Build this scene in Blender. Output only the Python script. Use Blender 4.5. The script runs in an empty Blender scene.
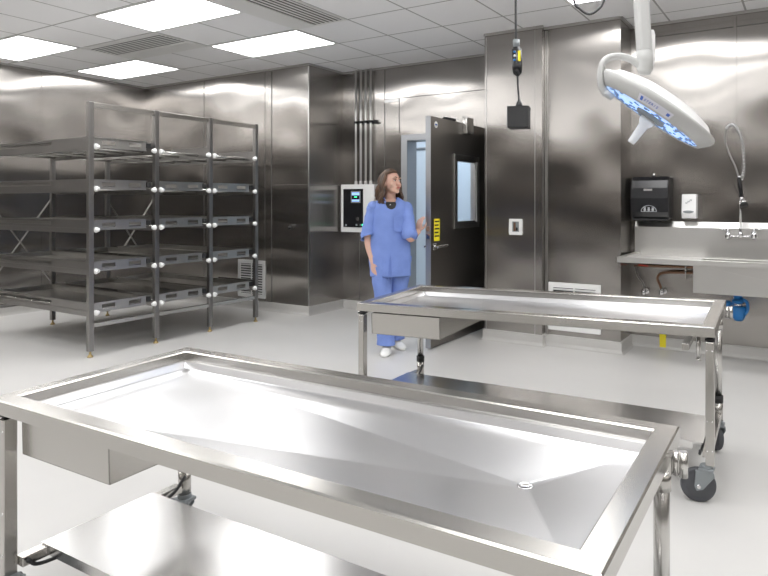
import bpy, bmesh, math, random
from mathutils import Vector, Matrix, Euler, noise
from math import sin, cos, pi, radians
random.seed(7)
SC = bpy.context.scene
COL = SC.collection

# ------------------------------------------------------------------ camera, world, exposure
YAW = 0.532; EYE = 1.32; FPX = 628.2; CX = 442.1; CY = 201.7
cam_d = bpy.data.cameras.new('camera'); cam = bpy.data.objects.new('camera', cam_d); COL.objects.link(cam)
cam.location = (0, 0, EYE); cam.rotation_euler = (pi/2, 0, YAW)
cam_d.sensor_width = 36; cam_d.lens = FPX*36/768
cam_d.shift_x = (384-CX)/768; cam_d.shift_y = (CY-288)/768
cam_d.clip_start = .05
SC.camera = cam
SC.view_settings.view_transform = 'Standard'; SC.view_settings.look = 'None'
SC.view_settings.gamma = 1; SC.view_settings.use_curve_mapping = False
SC.view_settings.exposure = -0.50
w = bpy.data.worlds.new('world'); SC.world = w; w.use_nodes = True
w.node_tree.nodes['Background'].inputs[0].default_value = (.8, .85, .9, 1)
w.node_tree.nodes['Background'].inputs[1].default_value = .3
PANEL_EMIT = 13.0

ZC = 2.926                     # ceiling height
GX, GY, T = -4.136, 4.958, .6096   # ceiling grid origin and tile size
_F = Vector((-sin(YAW), cos(YAW), 0)); _R = Vector((cos(YAW), sin(YAW), 0)); _U = Vector((0, 0, 1))
def ray(x, y): return _F + _R*((x-CX)/FPX) + _U*((CY-y)/FPX)
def atY(x, y, Y): q = ray(x, y); return Vector((0, 0, EYE)) + q*(Y/q.y)
def atw(x, y, w): return Vector((0, 0, EYE)) + ray(x, y)*w

# ------------------------------------------------------------------ materials
def mat(name, color=(.8, .8, .8), rough=.5, metal=0., **kw):
    m = bpy.data.materials.new(name); m.use_nodes = True
    b = m.node_tree.nodes['Principled BSDF']
    b.inputs['Base Color'].default_value = (*color, 1)
    b.inputs['Roughness'].default_value = rough; b.inputs['Metallic'].default_value = metal
    for k, v in kw.items():
        b.inputs[k.replace('_', ' ')].default_value = v
    return m
def emis(name, color, s):
    m = mat(name, color, .5); b = m.node_tree.nodes['Principled BSDF']
    b.inputs['Emission Color'].default_value = (*color, 1); b.inputs['Emission Strength'].default_value = s
    return m
def N(nt, t, **kw):
    n = nt.nodes.new(t)
    for k, v in kw.items(): setattr(n, k, v)
    return n
def steel(name, color, rough, wav=(1.3, .02), grain='Z', aniso=.0, rot=0., grain_amt=.015, smudge=.04):
    """brushed stainless sheet: gently buckled, fine grain in the roughness"""
    m = mat(name, color, rough, 1.); nt = m.node_tree; b = nt.nodes['Principled BSDF']; L = nt.links
    tc = N(nt, 'ShaderNodeTexCoord')
    mp = N(nt, 'ShaderNodeMapping'); L.new(tc.outputs['Object'], mp.inputs[0])
    mp.inputs['Scale'].default_value = {'Z': (260, 260, 3), 'X': (3, 260, 260), 'Y': (260, 3, 260)}[grain]
    n1 = N(nt, 'ShaderNodeTexNoise'); n1.inputs['Scale'].default_value = 1.; L.new(mp.outputs[0], n1.inputs[0])
    n2 = N(nt, 'ShaderNodeTexNoise'); n2.inputs['Scale'].default_value = 2.3; L.new(tc.outputs['Object'], n2.inputs[0])
    a = N(nt, 'ShaderNodeMath', operation='MULTIPLY_ADD'); L.new(n1.outputs[0], a.inputs[0]); a.inputs[1].default_value = grain_amt*2; a.inputs[2].default_value = rough-grain_amt
    c = N(nt, 'ShaderNodeMath', operation='MULTIPLY_ADD'); L.new(n2.outputs[0], c.inputs[0]); c.inputs[1].default_value = smudge*2; L.new(a.outputs[0], c.inputs[2])
    d = N(nt, 'ShaderNodeMath', operation='SUBTRACT'); L.new(c.outputs[0], d.inputs[0]); d.inputs[1].default_value = smudge
    L.new(d.outputs[0], b.inputs['Roughness'])
    if wav[1]:
        n3 = N(nt, 'ShaderNodeTexNoise'); n3.inputs['Scale'].default_value = wav[0]; n3.inputs['Detail'].default_value = 1.
        L.new(tc.outputs['Object'], n3.inputs[0])
        bp = N(nt, 'ShaderNodeBump'); bp.inputs['Strength'].default_value = 1.; bp.inputs['Distance'].default_value = wav[1]
        L.new(n3.outputs[0], bp.inputs['Height']); L.new(bp.outputs[0], b.inputs['Normal'])
    if aniso:
        b.inputs['Anisotropic'].default_value = aniso; b.inputs['Anisotropic Rotation'].default_value = rot
        tg = N(nt, 'ShaderNodeTangent', direction_type='RADIAL', axis='Z'); L.new(tg.outputs[0], b.inputs['Tangent'])
    return m

M = {}
M['wall'] = steel('wall_steel', (.40, .38, .36), .25, (1.1, .05), 'Z', 1.0, .0, .01, .02)
M['steel'] = steel('satin_steel', (.52, .505, .48), .24, (3, .002), 'X')
M['pan'] = steel('pan_steel', (.69, .69, .70), .31, (3, .004), 'X')
M['tube'] = mat('polished_tube', (.60, .59, .57), .27, 1.)
M['shelf'] = steel('shelf_steel', (.72, .71, .70), .22, (2.5, .004), 'X')
M['rack'] = steel('rack_steel', (.30, .29, .28), .34, (3, .0), 'Z')
M['traysteel'] = steel('tray_steel', (.52, .51, .49), .34, (3, .002), 'X')
M['sink'] = steel('sink_steel', (.68, .67, .65), .34, (2.5, .003), 'X')
M['door'] = steel('door_steel', (.24, .225, .21), .33, (1.1, .02), 'Z', .8, .0)
M['chrome'] = mat('chrome', (.75, .75, .76), .1, 1.)
M['paintwall'] = mat('painted_wall', (.62, .61, .60), .5)
M['conduit'] = mat('galvanised_conduit', (.82, .81, .80), .42, 1.)
M['ventshade'] = mat('vent_slot_shade', (.06, .06, .06), .6)  # near-black colour stands in for the shade inside deep vent slots
M['seam'] = mat('seam_trim', (.62, .61, .60), .3, 1.)
M['seamdark'] = mat('seam_sealant', (.13, .125, .12), .6)
M['white'] = mat('white_plastic', (.86, .86, .85), .4)
M['paint'] = mat('white_enamel', (.80, .80, .79), .28)
M['lamp_body'] = mat('lamp_enamel', (.46, .46, .45), .35)
M['grey'] = mat('grey_plastic', (.23, .25, .26), .45)
M['rubber'] = mat('wheel_rubber', (.07, .072, .08), .5)
M['black'] = mat('black_plastic', (.012, .012, .014), .25)
M['blackmatt'] = mat('black_matt', (.02, .02, .021), .6)
M['cable'] = mat('cable_rubber', (.022, .022, .024), .5)
M['yellow'] = mat('yellow_label', (.85, .72, .02), .5)
M['blue'] = mat('blue_plastic', (.01, .16, .45), .35)
M['bluelabel'] = mat('blue_mark', (.05, .12, .45), .4)
M['copper'] = mat('copper_pipe', (.26, .15, .10), .35, 1.)
M['redhandle'] = mat('red_handle', (.6, .05, .03), .4)
M['brass'] = mat('brass_foot', (.5, .38, .18), .35, 1.)
M['braid'] = mat('braided_hose', (.30, .29, .28), .4, .9)
M['skin'] = mat('skin', (.66, .41, .32), .5, Subsurface_Weight=.12, Subsurface_Scale=.02)
M['lip'] = mat('lips', (.50, .17, .14), .45)
M['eye'] = mat('eye_dark', (.03, .02, .015), .2)
M['eyewhite'] = mat('eye_white', (.75, .72, .7), .3)
M['brow'] = mat('brow_hair', (.10, .055, .03), .7)
M['shoe'] = mat('white_shoe', (.78, .78, .76), .5)
M['green'] = emis('green_lamp', (.05, .9, .4), 2.)
M['panel'] = emis('light_diffuser', (1, 1, 1), PANEL_EMIT)
M['corr_light'] = emis('corridor_diffuser', (.85, .93, 1), 9.)
M['led'] = emis('led_lens', (.42, .62, 1.), 1.25)
M['screen'] = emis('screen_glow', (.30, .48, .75), 1.1)
M['corr'] = mat('corridor_wall', (.70, .77, .84), .6)
M['glass'] = mat('window_glass', (.9, .95, 1), .03, Transmission_Weight=1., IOR=1.1)

def noisy(name, c1, c2, scale, rough, bump=0., stretch=(1, 1, 1), detail=4.):
    m = mat(name, c1, rough); nt = m.node_tree; b = nt.nodes['Principled BSDF']; L = nt.links
    tc = N(nt, 'ShaderNodeTexCoord'); mp = N(nt, 'ShaderNodeMapping'); mp.inputs['Scale'].default_value = stretch
    L.new(tc.outputs['Object'], mp.inputs[0])
    n = N(nt, 'ShaderNodeTexNoise'); n.inputs['Scale'].default_value = scale; n.inputs['Detail'].default_value = detail; L.new(mp.outputs[0], n.inputs[0])
    r = N(nt, 'ShaderNodeValToRGB'); r.color_ramp.elements[0].position = .3; r.color_ramp.elements[1].position = .7
    r.color_ramp.elements[0].color = (*c1, 1); r.color_ramp.elements[1].color = (*c2, 1)
    L.new(n.outputs[0], r.inputs[0]); L.new(r.outputs[0], b.inputs['Base Color'])
    if bump:
        bp = N(nt, 'ShaderNodeBump'); bp.inputs['Strength'].default_value = .5; bp.inputs['Distance'].default_value = bump
        L.new(n.outputs[0], bp.inputs['Height']); L.new(bp.outputs[0], b.inputs['Normal'])
    return m
M['floor'] = noisy('floor_epoxy', (.59, .58, .565), (.62, .61, .595), 1.6, .36, .0004)
M['cove'] = noisy('cove_epoxy', (.50, .49, .47), (.54, .53, .51), 3., .4)
M['scrubs'] = noisy('blue_scrubs', (.17, .26, .62), (.21, .31, .70), 9., .8, .01)
M['hair'] = noisy('brown_hair', (.030, .016, .010), (.15, .080, .042), 30., .45, .004, (1, 1, .25))

def ceiling_mat():
    m = mat('ceiling_tile', (.66, .66, .66), .8); nt = m.node_tree; b = nt.nodes['Principled BSDF']; L = nt.links
    tc = N(nt, 'ShaderNodeTexCoord'); sp = N(nt, 'ShaderNodeSeparateXYZ'); L.new(tc.outputs['Object'], sp.inputs[0])
    outs = []
    for ax, o in (('X', GX), ('Y', GY)):
        a = N(nt, 'ShaderNodeMath', operation='SUBTRACT'); L.new(sp.outputs[ax], a.inputs[0]); a.inputs[1].default_value = o - T/2
        d = N(nt, 'ShaderNodeMath', operation='FLOORED_MODULO'); L.new(a.outputs[0], d.inputs[0]); d.inputs[1].default_value = T
        s = N(nt, 'ShaderNodeMath', operation='SUBTRACT'); L.new(d.outputs[0], s.inputs[0]); s.inputs[1].default_value = T/2
        ab = N(nt, 'ShaderNodeMath', operation='ABSOLUTE'); L.new(s.outputs[0], ab.inputs[0])
        outs.append(ab)
    mn = N(nt, 'ShaderNodeMath', operation='MINIMUM'); L.new(outs[0].outputs[0], mn.inputs[0]); L.new(outs[1].outputs[0], mn.inputs[1])
    lt = N(nt, 'ShaderNodeMath', operation='LESS_THAN'); L.new(mn.outputs[0], lt.inputs[0]); lt.inputs[1].default_value = .008
    mx = N(nt, 'ShaderNodeMix', data_type='RGBA'); L.new(lt.outputs[0], mx.inputs[0])
    mx.inputs[6].default_value = (.90, .90, .91, 1); mx.inputs[7].default_value = (.40, .395, .39, 1)
    L.new(mx.outputs[2], b.inputs['Base Color'])
    return m
M['ceiling'] = ceiling_mat()

# ------------------------------------------------------------------ geometry helpers (world coordinates throughout)
ORG = {}
def org(o): return ORG.get(o.name, Vector((0, 0, 0))) if o else Vector((0, 0, 0))
class MB:
    def __init__(s, xf=None): s.v = []; s.f = []; s.sm = []; s.xf = xf
    def add(s, vs, fs, smooth=False):
        n = len(s.v)
        for p in vs:
            p = Vector(p); s.v.append(s.xf(p) if s.xf else p)
        for f in fs: s.f.append([i+n for i in f]); s.sm.append(smooth)
        return s
    def box(s, a, b):
        x0, y0, z0 = [min(a[i], b[i]) for i in range(3)]; x1, y1, z1 = [max(a[i], b[i]) for i in range(3)]
        return s.add([(x0,y0,z0),(x1,y0,z0),(x1,y1,z0),(x0,y1,z0),(x0,y0,z1),(x1,y0,z1),(x1,y1,z1),(x0,y1,z1)],
                     [(3,2,1,0),(4,5,6,7),(0,1,5,4),(1,2,6,5),(2,3,7,6),(3,0,4,7)])
    def cbox(s, c, d): return s.box([c[i]-d[i]/2 for i in range(3)], [c[i]+d[i]/2 for i in range(3)])
    def bar(s, p, q, wd, ht, up=(0, 0, 1)):
        p = Vector(p); q = Vector(q); a = (q-p).normalized(); u = Vector(up)
        sd = a.cross(u)
        if sd.length < 1e-4: sd = a.cross(Vector((0, 1, 0)))
        sd.normalize(); u = sd.cross(a)
        vs = [c + sd*sx*wd/2 + u*sy*ht/2 for c in (p, q) for sx, sy in ((-1,-1),(1,-1),(1,1),(-1,1))]
        return s.add(vs, [(0,1,2,3),(7,6,5,4),(4,5,1,0),(5,6,2,1),(6,7,3,2),(7,4,0,3)])
    def tube(s, pts, r, n=12, caps=True, closed=False):
        pts = [Vector(p) for p in pts]; m = len(pts)
        rs = r if isinstance(r, (list, tuple)) else [r]*m
        vs = []; prev = None
        for i, p in enumerate(pts):
            a = (pts[min(i+1, m-1)] - pts[max(i-1, 0)]).normalized()
            if prev is None:
                ref = Vector((0, 0, 1)) if abs(a.z) < .9 else Vector((1, 0, 0))
                u = a.cross(ref).normalized()
            else:
                u = (prev - a*prev.dot(a)); u = u.normalized() if u.length > 1e-6 else a.orthogonal().normalized()
            prev = u; v = a.cross(u)
            for k in range(n):
                t = 2*pi*k/n; vs.append(p + (u*cos(t) + v*sin(t))*rs[i])
        fs = [(i*n+k, i*n+(k+1) % n, (i+1)*n+(k+1) % n, (i+1)*n+k) for i in range(m-1) for k in range(n)]
        s.add(vs, fs, True)
        if caps:
            nb = len(s.v)-len(vs)
            s.f.append([nb+k for k in range(n)][::-1]); s.sm.append(False)
            s.f.append([nb+(m-1)*n+k for k in range(n)]); s.sm.append(False)
        return s
    def cyl(s, p, q, r, n=20): return s.tube([p, q], r, n)
    def lathe(s, prof, c=(0, 0, 0), ax=(0, 0, 1), n=32, smooth=True, ref=None):
        ax = Vector(ax).normalized(); u = (Vector(ref) if ref else ax.orthogonal()).normalized(); v = ax.cross(u); c = Vector(c)
        vs = []
        for (r, z) in prof:
            for k in range(n):
                t = 2*pi*k/n; vs.append(c + ax*z + (u*cos(t)+v*sin(t))*max(r, 1e-5))
        m = len(prof)
        fs = [(i*n+k, i*n+(k+1) % n, (i+1)*n+(k+1) % n, (i+1)*n+k) for i in range(m-1) for k in range(n)]
        return s.add(vs, fs, smooth)
    def ell(s, c, r, rot=None, nu=16, nv=10):
        c = Vector(c); vs = []
        for j in range(nv+1):
            ph = pi*j/nv
            for i in range(nu):
                th = 2*pi*i/nu
                p = Vector((r[0]*sin(ph)*cos(th), r[1]*sin(ph)*sin(th), r[2]*cos(ph)))
                if rot: p = rot @ p
                vs.append(c+p)
        fs = [(j*nu+i, (j+1)*nu+i, (j+1)*nu+(i+1) % nu, j*nu+(i+1) % nu) for j in range(nv) for i in range(nu)]
        return s.add(vs, fs, True)
    def prism(s, pts, ext):
        n = len(pts); e = Vector(ext); pts = [Vector(p) for p in pts]
        return s.add(pts+[p+e for p in pts], [list(range(n))[::-1], list(range(n, 2*n))]+[(i, (i+1) % n, n+(i+1) % n, n+i) for i in range(n)])
    def build(s, name, m, parent=None, bevel=0., local=False, fix=True):
        me = bpy.data.meshes.new(name); o0 = Vector((0, 0, 0)) if local else org(parent)
        me.from_pydata([v-o0 for v in s.v], [], s.f); me.update()
        for p, sm in zip(me.polygons, s.sm): p.use_smooth = sm
        if fix:
            bm = bmesh.new(); bm.from_mesh(me); bmesh.ops.remove_doubles(bm, verts=bm.verts, dist=1e-6)
            bmesh.ops.recalc_face_normals(bm, faces=bm.faces); bm.to_mesh(me); bm.free()
        ob = bpy.data.objects.new(name, me); COL.objects.link(ob); me.materials.append(M[m])
        if parent: ob.parent = parent
        ORG[ob.name] = o0.copy()
        if bevel:
            b = ob.modifiers.new('bevel', 'BEVEL'); b.width = bevel; b.segments = 2; b.limit_method = 'ANGLE'; b.angle_limit = radians(40)
        return ob
def thing(name, label, cat, loc, group=None, rotz=0):
    o = bpy.data.objects.new(name, None); COL.objects.link(o); o.location = loc; o.empty_display_size = .1
    o.rotation_euler = (0, 0, rotz); ORG[o.name] = Vector(loc)
    o['label'] = label; o['category'] = cat
    if group: o['group'] = group
    return o
def tag(o, label, cat, group=None):
    o['label'] = label; o['category'] = cat
    if group: o['group'] = group
    return o
def struct(o): o['kind'] = 'structure'; return o
def dup(root, delta, label):
    def cp(o, parent):
        c = o.copy(); COL.objects.link(c); c.parent = parent; ORG[c.name] = org(o) + Vector(delta)
        for ch in o.children: cp(ch, c)
        return c
    r = cp(root, None); r.location = Vector(root.location) + Vector(delta); r['label'] = label
    return r
def text(name, body, size, loc, right, up, m, parent, label=None, align='CENTER'):
    cu = bpy.data.curves.new(name, 'FONT'); cu.body = body; cu.size = size; cu.extrude = .0006; cu.align_x = align; cu.align_y = 'CENTER'
    t = bpy.data.objects.new('tmp', cu); COL.objects.link(t)
    me = bpy.data.meshes.new_from_object(t.evaluated_get(bpy.context.evaluated_depsgraph_get()))
    bpy.data.objects.remove(t)
    right = Vector(right).normalized(); up = Vector(up).normalized(); nn = right.cross(up)
    mt = Matrix((right, up, nn)).transposed().to_4x4(); mt.translation = Vector(loc) - org(parent)
    me.transform(mt); me.materials.clear(); me.materials.append(M[m])
    o = bpy.data.objects.new(name, me); COL.objects.link(o); o.parent = parent; ORG[o.name] = org(parent).copy()
    if label: o['label'] = label
    return o
def curve(pts, n=8):
    """Catmull-Rom through the points"""
    P = [Vector(p) for p in pts]; P = [P[0]*2-P[1]] + P + [P[-1]*2-P[-2]]; out = []
    for i in range(1, len(P)-2):
        for k in range(n):
            t = k/n; a, b, c, d = P[i-1:i+3]
            out.append(.5*((2*b)+(c-a)*t+(2*a-5*b+4*c-d)*t*t+(3*b-a-3*c+d)*t**3))
    return out + [P[-2]]

# ------------------------------------------------------------------ the room
XL, YB, XC, YR, YK = -8.07, 5.5, -5.03, 6.12, 5.85
DX0, DX1, DZ = -4.10, -2.93, 2.05     # door opening
XR, YF = 2.6, -2.6
struct(MB().box((XL-.1, YF-.1, -.1), (XR+.1, 8.9, 0)).build('floor', 'floor'))
struct(MB().box((XL-.1, YF-.1, ZC), (XR+.1, 6.3, ZC+.1)).build('ceiling', 'ceiling'))
struct(MB().box((XL-.1, YF, 0), (XL, YB, ZC)).build('wall_left', 'wall'))
struct(MB().box((XL-.1, YB, 0), (XC, 6.3, ZC)).build('wall_back', 'wall'))
m = MB().box((XC, YR, 0), (DX0, 6.3, ZC)); m.box((DX0, YR, DZ), (DX1, 6.3, ZC)); m.box((DX1, YR, 0), (-2.705, 6.3, ZC))
struct(m.build('wall_door_side', 'wall'))
struct(MB().box((-2.705, 5.40, 0), (-2.125, 6.3, ZC)).build('wall_pier_left', 'wall'))
struct(MB().box((-2.125, 5.475, 0), (-1.43, 6.3, ZC)).build('wall_pier_right', 'wall'))
struct(MB().box((-1.43, YK, 0), (XR, 6.3, ZC)).build('wall_sink_side', 'wall'))
struct(MB().box((XR, YF, 0), (XR+.1, YK, ZC)).build('wall_right', 'wall'))
struct(MB().box((XL-.1, YF-.1, 0), (XR+.1, YF, ZC)).build('wall_front', 'wall'))
# corridor behind the door
m = MB().box((-6.2, 8.2, 0), (-1.0, 8.3, 2.8)); m.box((-6.3, 6.3, 0), (-6.2, 8.3, 2.8)); m.box((-1.0, 6.3, 0), (-.9, 8.3, 2.8))
struct(m.build('wall_corridor', 'corr'))
struct(MB().box((-6.3, 6.3, 2.8), (-.9, 8.3, 2.9)).build('ceiling_corridor', 'corr'))
struct(MB().box((-6.2, 8.17, 2.13), (-1.0, 8.198, 2.155)).build('trim_1', 'seam'))
struct(MB().box((-6.2, 8.17, .95), (-1.0, 8.198, .97)).build('trim_2', 'seam'))
l = thing('ceiling_light', 'bluish white light panel in the corridor behind the open door', 'ceiling light', (-4.2, 7.2, 2.79))
MB().box((-5.2, 6.7, 2.785), (-3.0, 7.7, 2.799)).build('diffuser', 'corr_light', l)

# coved bases
def base(name, pts):
    """skirting with a coved foot following a polyline, room on the left-hand side of travel"""
    prof = [(0, .105), (.014, .10), (.014, .03), (.022, .010), (.04, 0.001), (0, .001)]
    m = MB(); P = [Vector((*p, 0)) for p in pts]; n = len(P); rings = []
    for i, p in enumerate(P):
        ns = []
        if i > 0: d = (P[i]-P[i-1]).normalized(); ns.append(Vector((-d.y, d.x, 0)))
        if i < n-1: d = (P[i+1]-P[i]).normalized(); ns.append(Vector((-d.y, d.x, 0)))
        nn = sum(ns, Vector()); nn = nn/(nn.length_squared)*len(ns) if len(ns) == 2 else nn
        rings.append([p + nn*a + _U*z for a, z in prof])
    k = len(prof); vs = [v for r in rings for v in r]
    fs = [(i*k+j, i*k+(j+1) % k, (i+1)*k+(j+1) % k, (i+1)*k+j) for i in range(n-1) for j in range(k)]
    fs += [list(range(k)), [(n-1)*k+j for j in range(k)][::-1]]
    m.add(vs, fs); return struct(m.build(name, 'cove'))
base('baseboard_left', [(XC, YR), (XC, YB), (XL, YB), (XL, YF)][::1])
base('baseboard_door_side', [(DX0-.06, YR), (XC, YR)])
base('baseboard_pier', [(XR, YK), (-1.43, YK), (-1.43, 5.475), (-2.125, 5.475), (-2.125, 5.40), (-2.705, 5.40), (-2.705, 5.8)])
# panel seams, corner trims and the angle under the ceiling
k = 3
def seam(a, b, m='seamdark'):
    global k
    struct(MB().box(a, b).build('trim_%d' % k, m)); k += 1
seam((XL+.001, 4.11, .11), (XL+.004, 4.125, ZC-.035), 'wall')
seam((XL+.001, 1.66, .11), (XL+.004, 1.675, ZC-.035), 'wall')
seam((XL+.001, -.8, .11), (XL+.004, -.785, ZC-.035), 'wall')
seam((-6.853, YB-.003, .11), (-6.845, YB, ZC-.035))
seam((-5.74, YB-.005, .11), (-5.735, YB, ZC-.035)); seam((-5.735, YB-.003, .11), (-5.63, YB, ZC-.035), 'wall'); seam((-5.63, YB-.005, .11), (-5.625, YB, ZC-.035))
seam((-5.625, YB-.002, 1.52), (XC, YB, 1.524)); seam((XC, YB, 1.51), (XC+.002, YR, 1.516))
seam((XC-.012, YB-.004, .11), (XC+.004, YB, ZC-.035), 'seam')
seam((-4.40, YR-.004, .11), (-4.393, YR, ZC-.035)); seam((-4.19, YR-.004, 2.12), (-4.184, YR, 2.54))
seam((-4.393, YR-.003, 2.535), (-2.71, YR, 2.541))
seam((-4.395, YR-.01, 2.50), (-4.19, YR-.001, 2.535), 'seam')
seam((-4.78, YR-.003, .11), (-4.774, YR, ZC-.035))
seam((-2.185, 5.392, .105), (-2.119, 5.40, ZC-.035), 'wall'); seam((-2.19, 5.394, .105), (-2.185, 5.40, ZC-.035), 'seam')
seam((-2.119, 5.467, .105), (-2.095, 5.475, ZC-.035), 'seam')
seam((-2.69, 5.394, .105), (-2.685, 5.40, ZC-.035), 'seam')
seam((-1.50, 5.467, .105), (-1.425, 5.475, ZC-.035), 'wall')
seam((-.575, YK-.006, 1.2), (-.55, YK, ZC-.035), 'wall')
seam((1.1, YK-.006, 1.2), (1.125, YK, ZC-.035), 'wall')
seam((-1.43, YK-.003, 2.80), (XR, YK, 2.806))
M['angle'] = mat('ceiling_angle', (.42, .41, .40), .5)
for a, b in (((XL, YF, 0), (XL+.02, YB, 0)), ((XL, YB-.02, 0), (XC+.02, YB, 0)), ((XC, YB, 0), (XC+.02, YR, 0)), ((XC, YR-.02, 0), (-2.705, YR, 0)),
             ((-2.705, 5.38, 0), (-2.105, 5.40, 0)), ((-2.125, 5.455, 0), (-1.43, 5.475, 0)), ((-1.43, 5.475, 0), (-1.41, YK, 0)), ((-1.43, YK-.02, 0), (XR, YK, 0))):
    seam((a[0], a[1], ZC-.022), (b[0], b[1], ZC-.001), 'angle')

# ceiling lights and air diffusers
def G(i, j): return GX + j*T, GY + i*T
names = {-6: 'far left', -2: 'middle', 4: 'right hand', 8: 'far right'}
rows = {-1: 'nearest the back wall', -3: 'second from the back wall', -5: 'third from the back wall', -7: 'over the near table row', -9: 'over the camera', -11: 'behind the camera'}
for i in rows:
    for j in names:
        x0, y0 = G(i, j); x1, y1 = G(i+1, j+2)
        if x0 < XL: x0 = XL+.05
        l = thing('ceiling_light', 'lit white ceiling light panel, %s column, row %s' % (names[j], rows[i]), 'ceiling light', ((x0+x1)/2, (y0+y1)/2, ZC-.004), 'recessed ceiling light panels')
        g = .028
        MB().box((x0+g, y0+g, ZC-.004), (x1-g, y1-g, ZC-.0015)).build('diffuser', 'panel', l)
        f = MB()
        for a, b in (((x0, y0), (x1, y0+g)), ((x0, y1-g), (x1, y1)), ((x0, y0+g), (x0+g, y1-g)), ((x1-g, y0+g), (x1, y1-g))):
            f.box((*a, ZC-.006), (*b, ZC-.001))
        f.build('frame', 'paint', l)
def diffuser(i0, j0, i1, j1, along, label):
    x0, y0 = G(i0, j0); x1, y1 = G(i1, j1)
    d = thing('air_diffuser', label, 'air vent', ((x0+x1)/2, (y0+y1)/2, ZC-.02), 'ceiling air vents')
    f = MB(); g = .03
    for a, b in (((x0, y0), (x1, y0+g)), ((x0, y1-g), (x1, y1)), ((x0, y0+g), (x0+g, y1-g)), ((x1-g, y0+g), (x1, y1-g))):
        f.box((*a, ZC-.008), (*b, ZC-.001))
    f.build('frame', 'paint', d)
    MB().box((x0+g, y0+g, ZC-.003), (x1-g, y1-g, ZC-.001)).build('backing', 'ventshade', d)  # flat dark sheet, painted shade in place of recessed slots
    # slats cover the half away from the reader, a plain panel the other half
    if along == 'X':
        ym = (y0+y1)/2-.02
        MB().box((x0+g, y0+g, ZC-.010), (x1-g, y0+g+.02, ZC-.003)).build('panel', 'paint', d)
        MB().box((x0+g, ym+.10, ZC-.010), (x1-g, y1-g, ZC-.003)).build('panel', 'paint', d)
        n = 8
        for q in range(n):
            y = y0+g+.04+(ym+.09-y0-g-.04)*q/(n-1)
            MB().box((x0+g, y-.011, ZC-.0065), (x1-g, y+.011, ZC-.004)).build('slat', 'paint', d)
    else:
        MB().box((x0+g, y0+g, ZC-.010), (x0+.26, y1-g, ZC-.003)).build('panel', 'paint', d)
        n = 6
        for q in range(n):
            x = x0+.30+(x1-x0-.36)*q/(n-1)
            MB().box((x-.012, y0+g, ZC-.0065), (x+.012, y1-g, ZC-.004)).build('slat', 'paint', d)
M['paint2'] = M['paint']
diffuser(-2, -4, -1, -2, 'X', 'white slatted ceiling air vent between the light panels above the rack')
diffuser(-3, 0, -1, 1, 'Y', 'white slatted ceiling air vent at the top centre, right of the large light panel')

# ------------------------------------------------------------------ door
fr = MB(); y0, y1 = YR-.02, 6.30
fr.box((DX0-.05, y0, 0), (DX0+.035, y1, DZ+.05)); fr.box((DX1-.02, y0, 0), (DX1+.05, y1, DZ+.05)); fr.box((DX0+.035, y0, DZ-.02), (DX1-.02, y1, DZ+.05))
M['frame'] = mat('door_frame_paint', (.40, .41, .43), .4, .8)
door = thing('door_1', 'x', 'door', (DX1, YR-.02, 0)); del door['label']; del door['category']; struct(door)
fr.build('door_frame', 'frame', door, .003)
lx0, lx1 = -2.975, -2.925; ly0, ly1 = 4.77, 6.07; lz0, lz1 = .012, 2.085
wy0, wy1, wz0, wz1 = 5.24, 5.64, 1.12, 1.72
lf = MB()
lf.box((lx0, ly0, lz0), (lx1, wy0, lz1)); lf.box((lx0, wy1, lz0), (lx1, ly1, lz1)); lf.box((lx0, wy0, lz0), (lx1, wy1, wz0)); lf.box((lx0, wy0, wz1), (lx1, wy1, lz1))
leaf = lf.build('door_leaf', 'door', door)
MB().box((lx0-.002, ly0-.004, lz0), (lx1+.002, ly0-.0005, lz1)).build('edge_strip', 'frame', leaf, .001)
wf = MB()
for sx in (lx1, lx0-.014):
    for a, b in (((wy0-.055, wz0-.055), (wy1+.055, wz0)), ((wy0-.055, wz1), (wy1+.055, wz1+.055)), ((wy0-.055, wz0), (wy0, wz1)), ((wy1, wz0), (wy1+.055, wz1))):
        wf.box((sx, a[0], a[1]), (sx+.014, b[0], b[1]))
for a, b in (((wy0, wz0), (wy1, wz0+.012)), ((wy0, wz1-.012), (wy1, wz1)), ((wy0, wz0), (wy0+.012, wz1)), ((wy1-.012, wz0), (wy1, wz1))):
    wf.box((lx0, a[0], a[1]), (lx1, b[0], b[1]))
wfo = wf.build('window_frame', 'seam', leaf, .002)
MB().box((-2.953, wy0+.012, wz0+.012), (-2.947, wy1-.012, wz1-.012)).build('pane', 'glass', wfo)
lb = MB().box((lx1, 4.825, .965), (lx1+.0015, 4.925, 1.165)).build('warning_label', 'yellow', leaf)
for q in range(5):
    MB().box((lx1+.0015, 4.835, 1.135-q*.033), (lx1+.002, 4.915-.012*(q % 2), 1.148-q*.033)).build('printed_line', 'blackmatt', lb)
h = MB().box((lx1, 4.80, .885), (lx1+.012, 4.86, .945)); h.box((lx1+.012, 4.82, .905), (lx1+.045, 4.838, .925)); h.bar((lx1+.045, 4.81, .915), (lx1+.045, 5.0, .92), .012, .022)
h.build('handle', 'chrome', leaf, .003)
h = MB().box((lx0-.012, 4.80, .885), (lx0, 4.86, .945)); h.box((lx0-.045, 4.82, .905), (lx0-.012, 4.838, .925)); h.bar((lx0-.045, 4.81, .915), (lx0-.045, 4.95, .915), .012, .022)
h.build('handle', 'chrome', leaf, .003)
MB().box((lx0+.008, ly0-.008, 1.055), (lx1-.008, ly0-.004, 1.10)).build('latch_plate', 'chrome', leaf)
MB().box((lx0+.008, ly0-.008, .99), (lx1-.008, ly0-.004, 1.03)).build('latch_plate', 'chrome', leaf)
em = MB().lathe([(0, 0), (.030, 0), (.030, .003), (0, .003)], (lx1, 4.86, 2.015), (1, 0, 0), 24)
emo = em.build('maker_badge', 'white', leaf); emo['label'] = 'small oval white maker badge'
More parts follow.
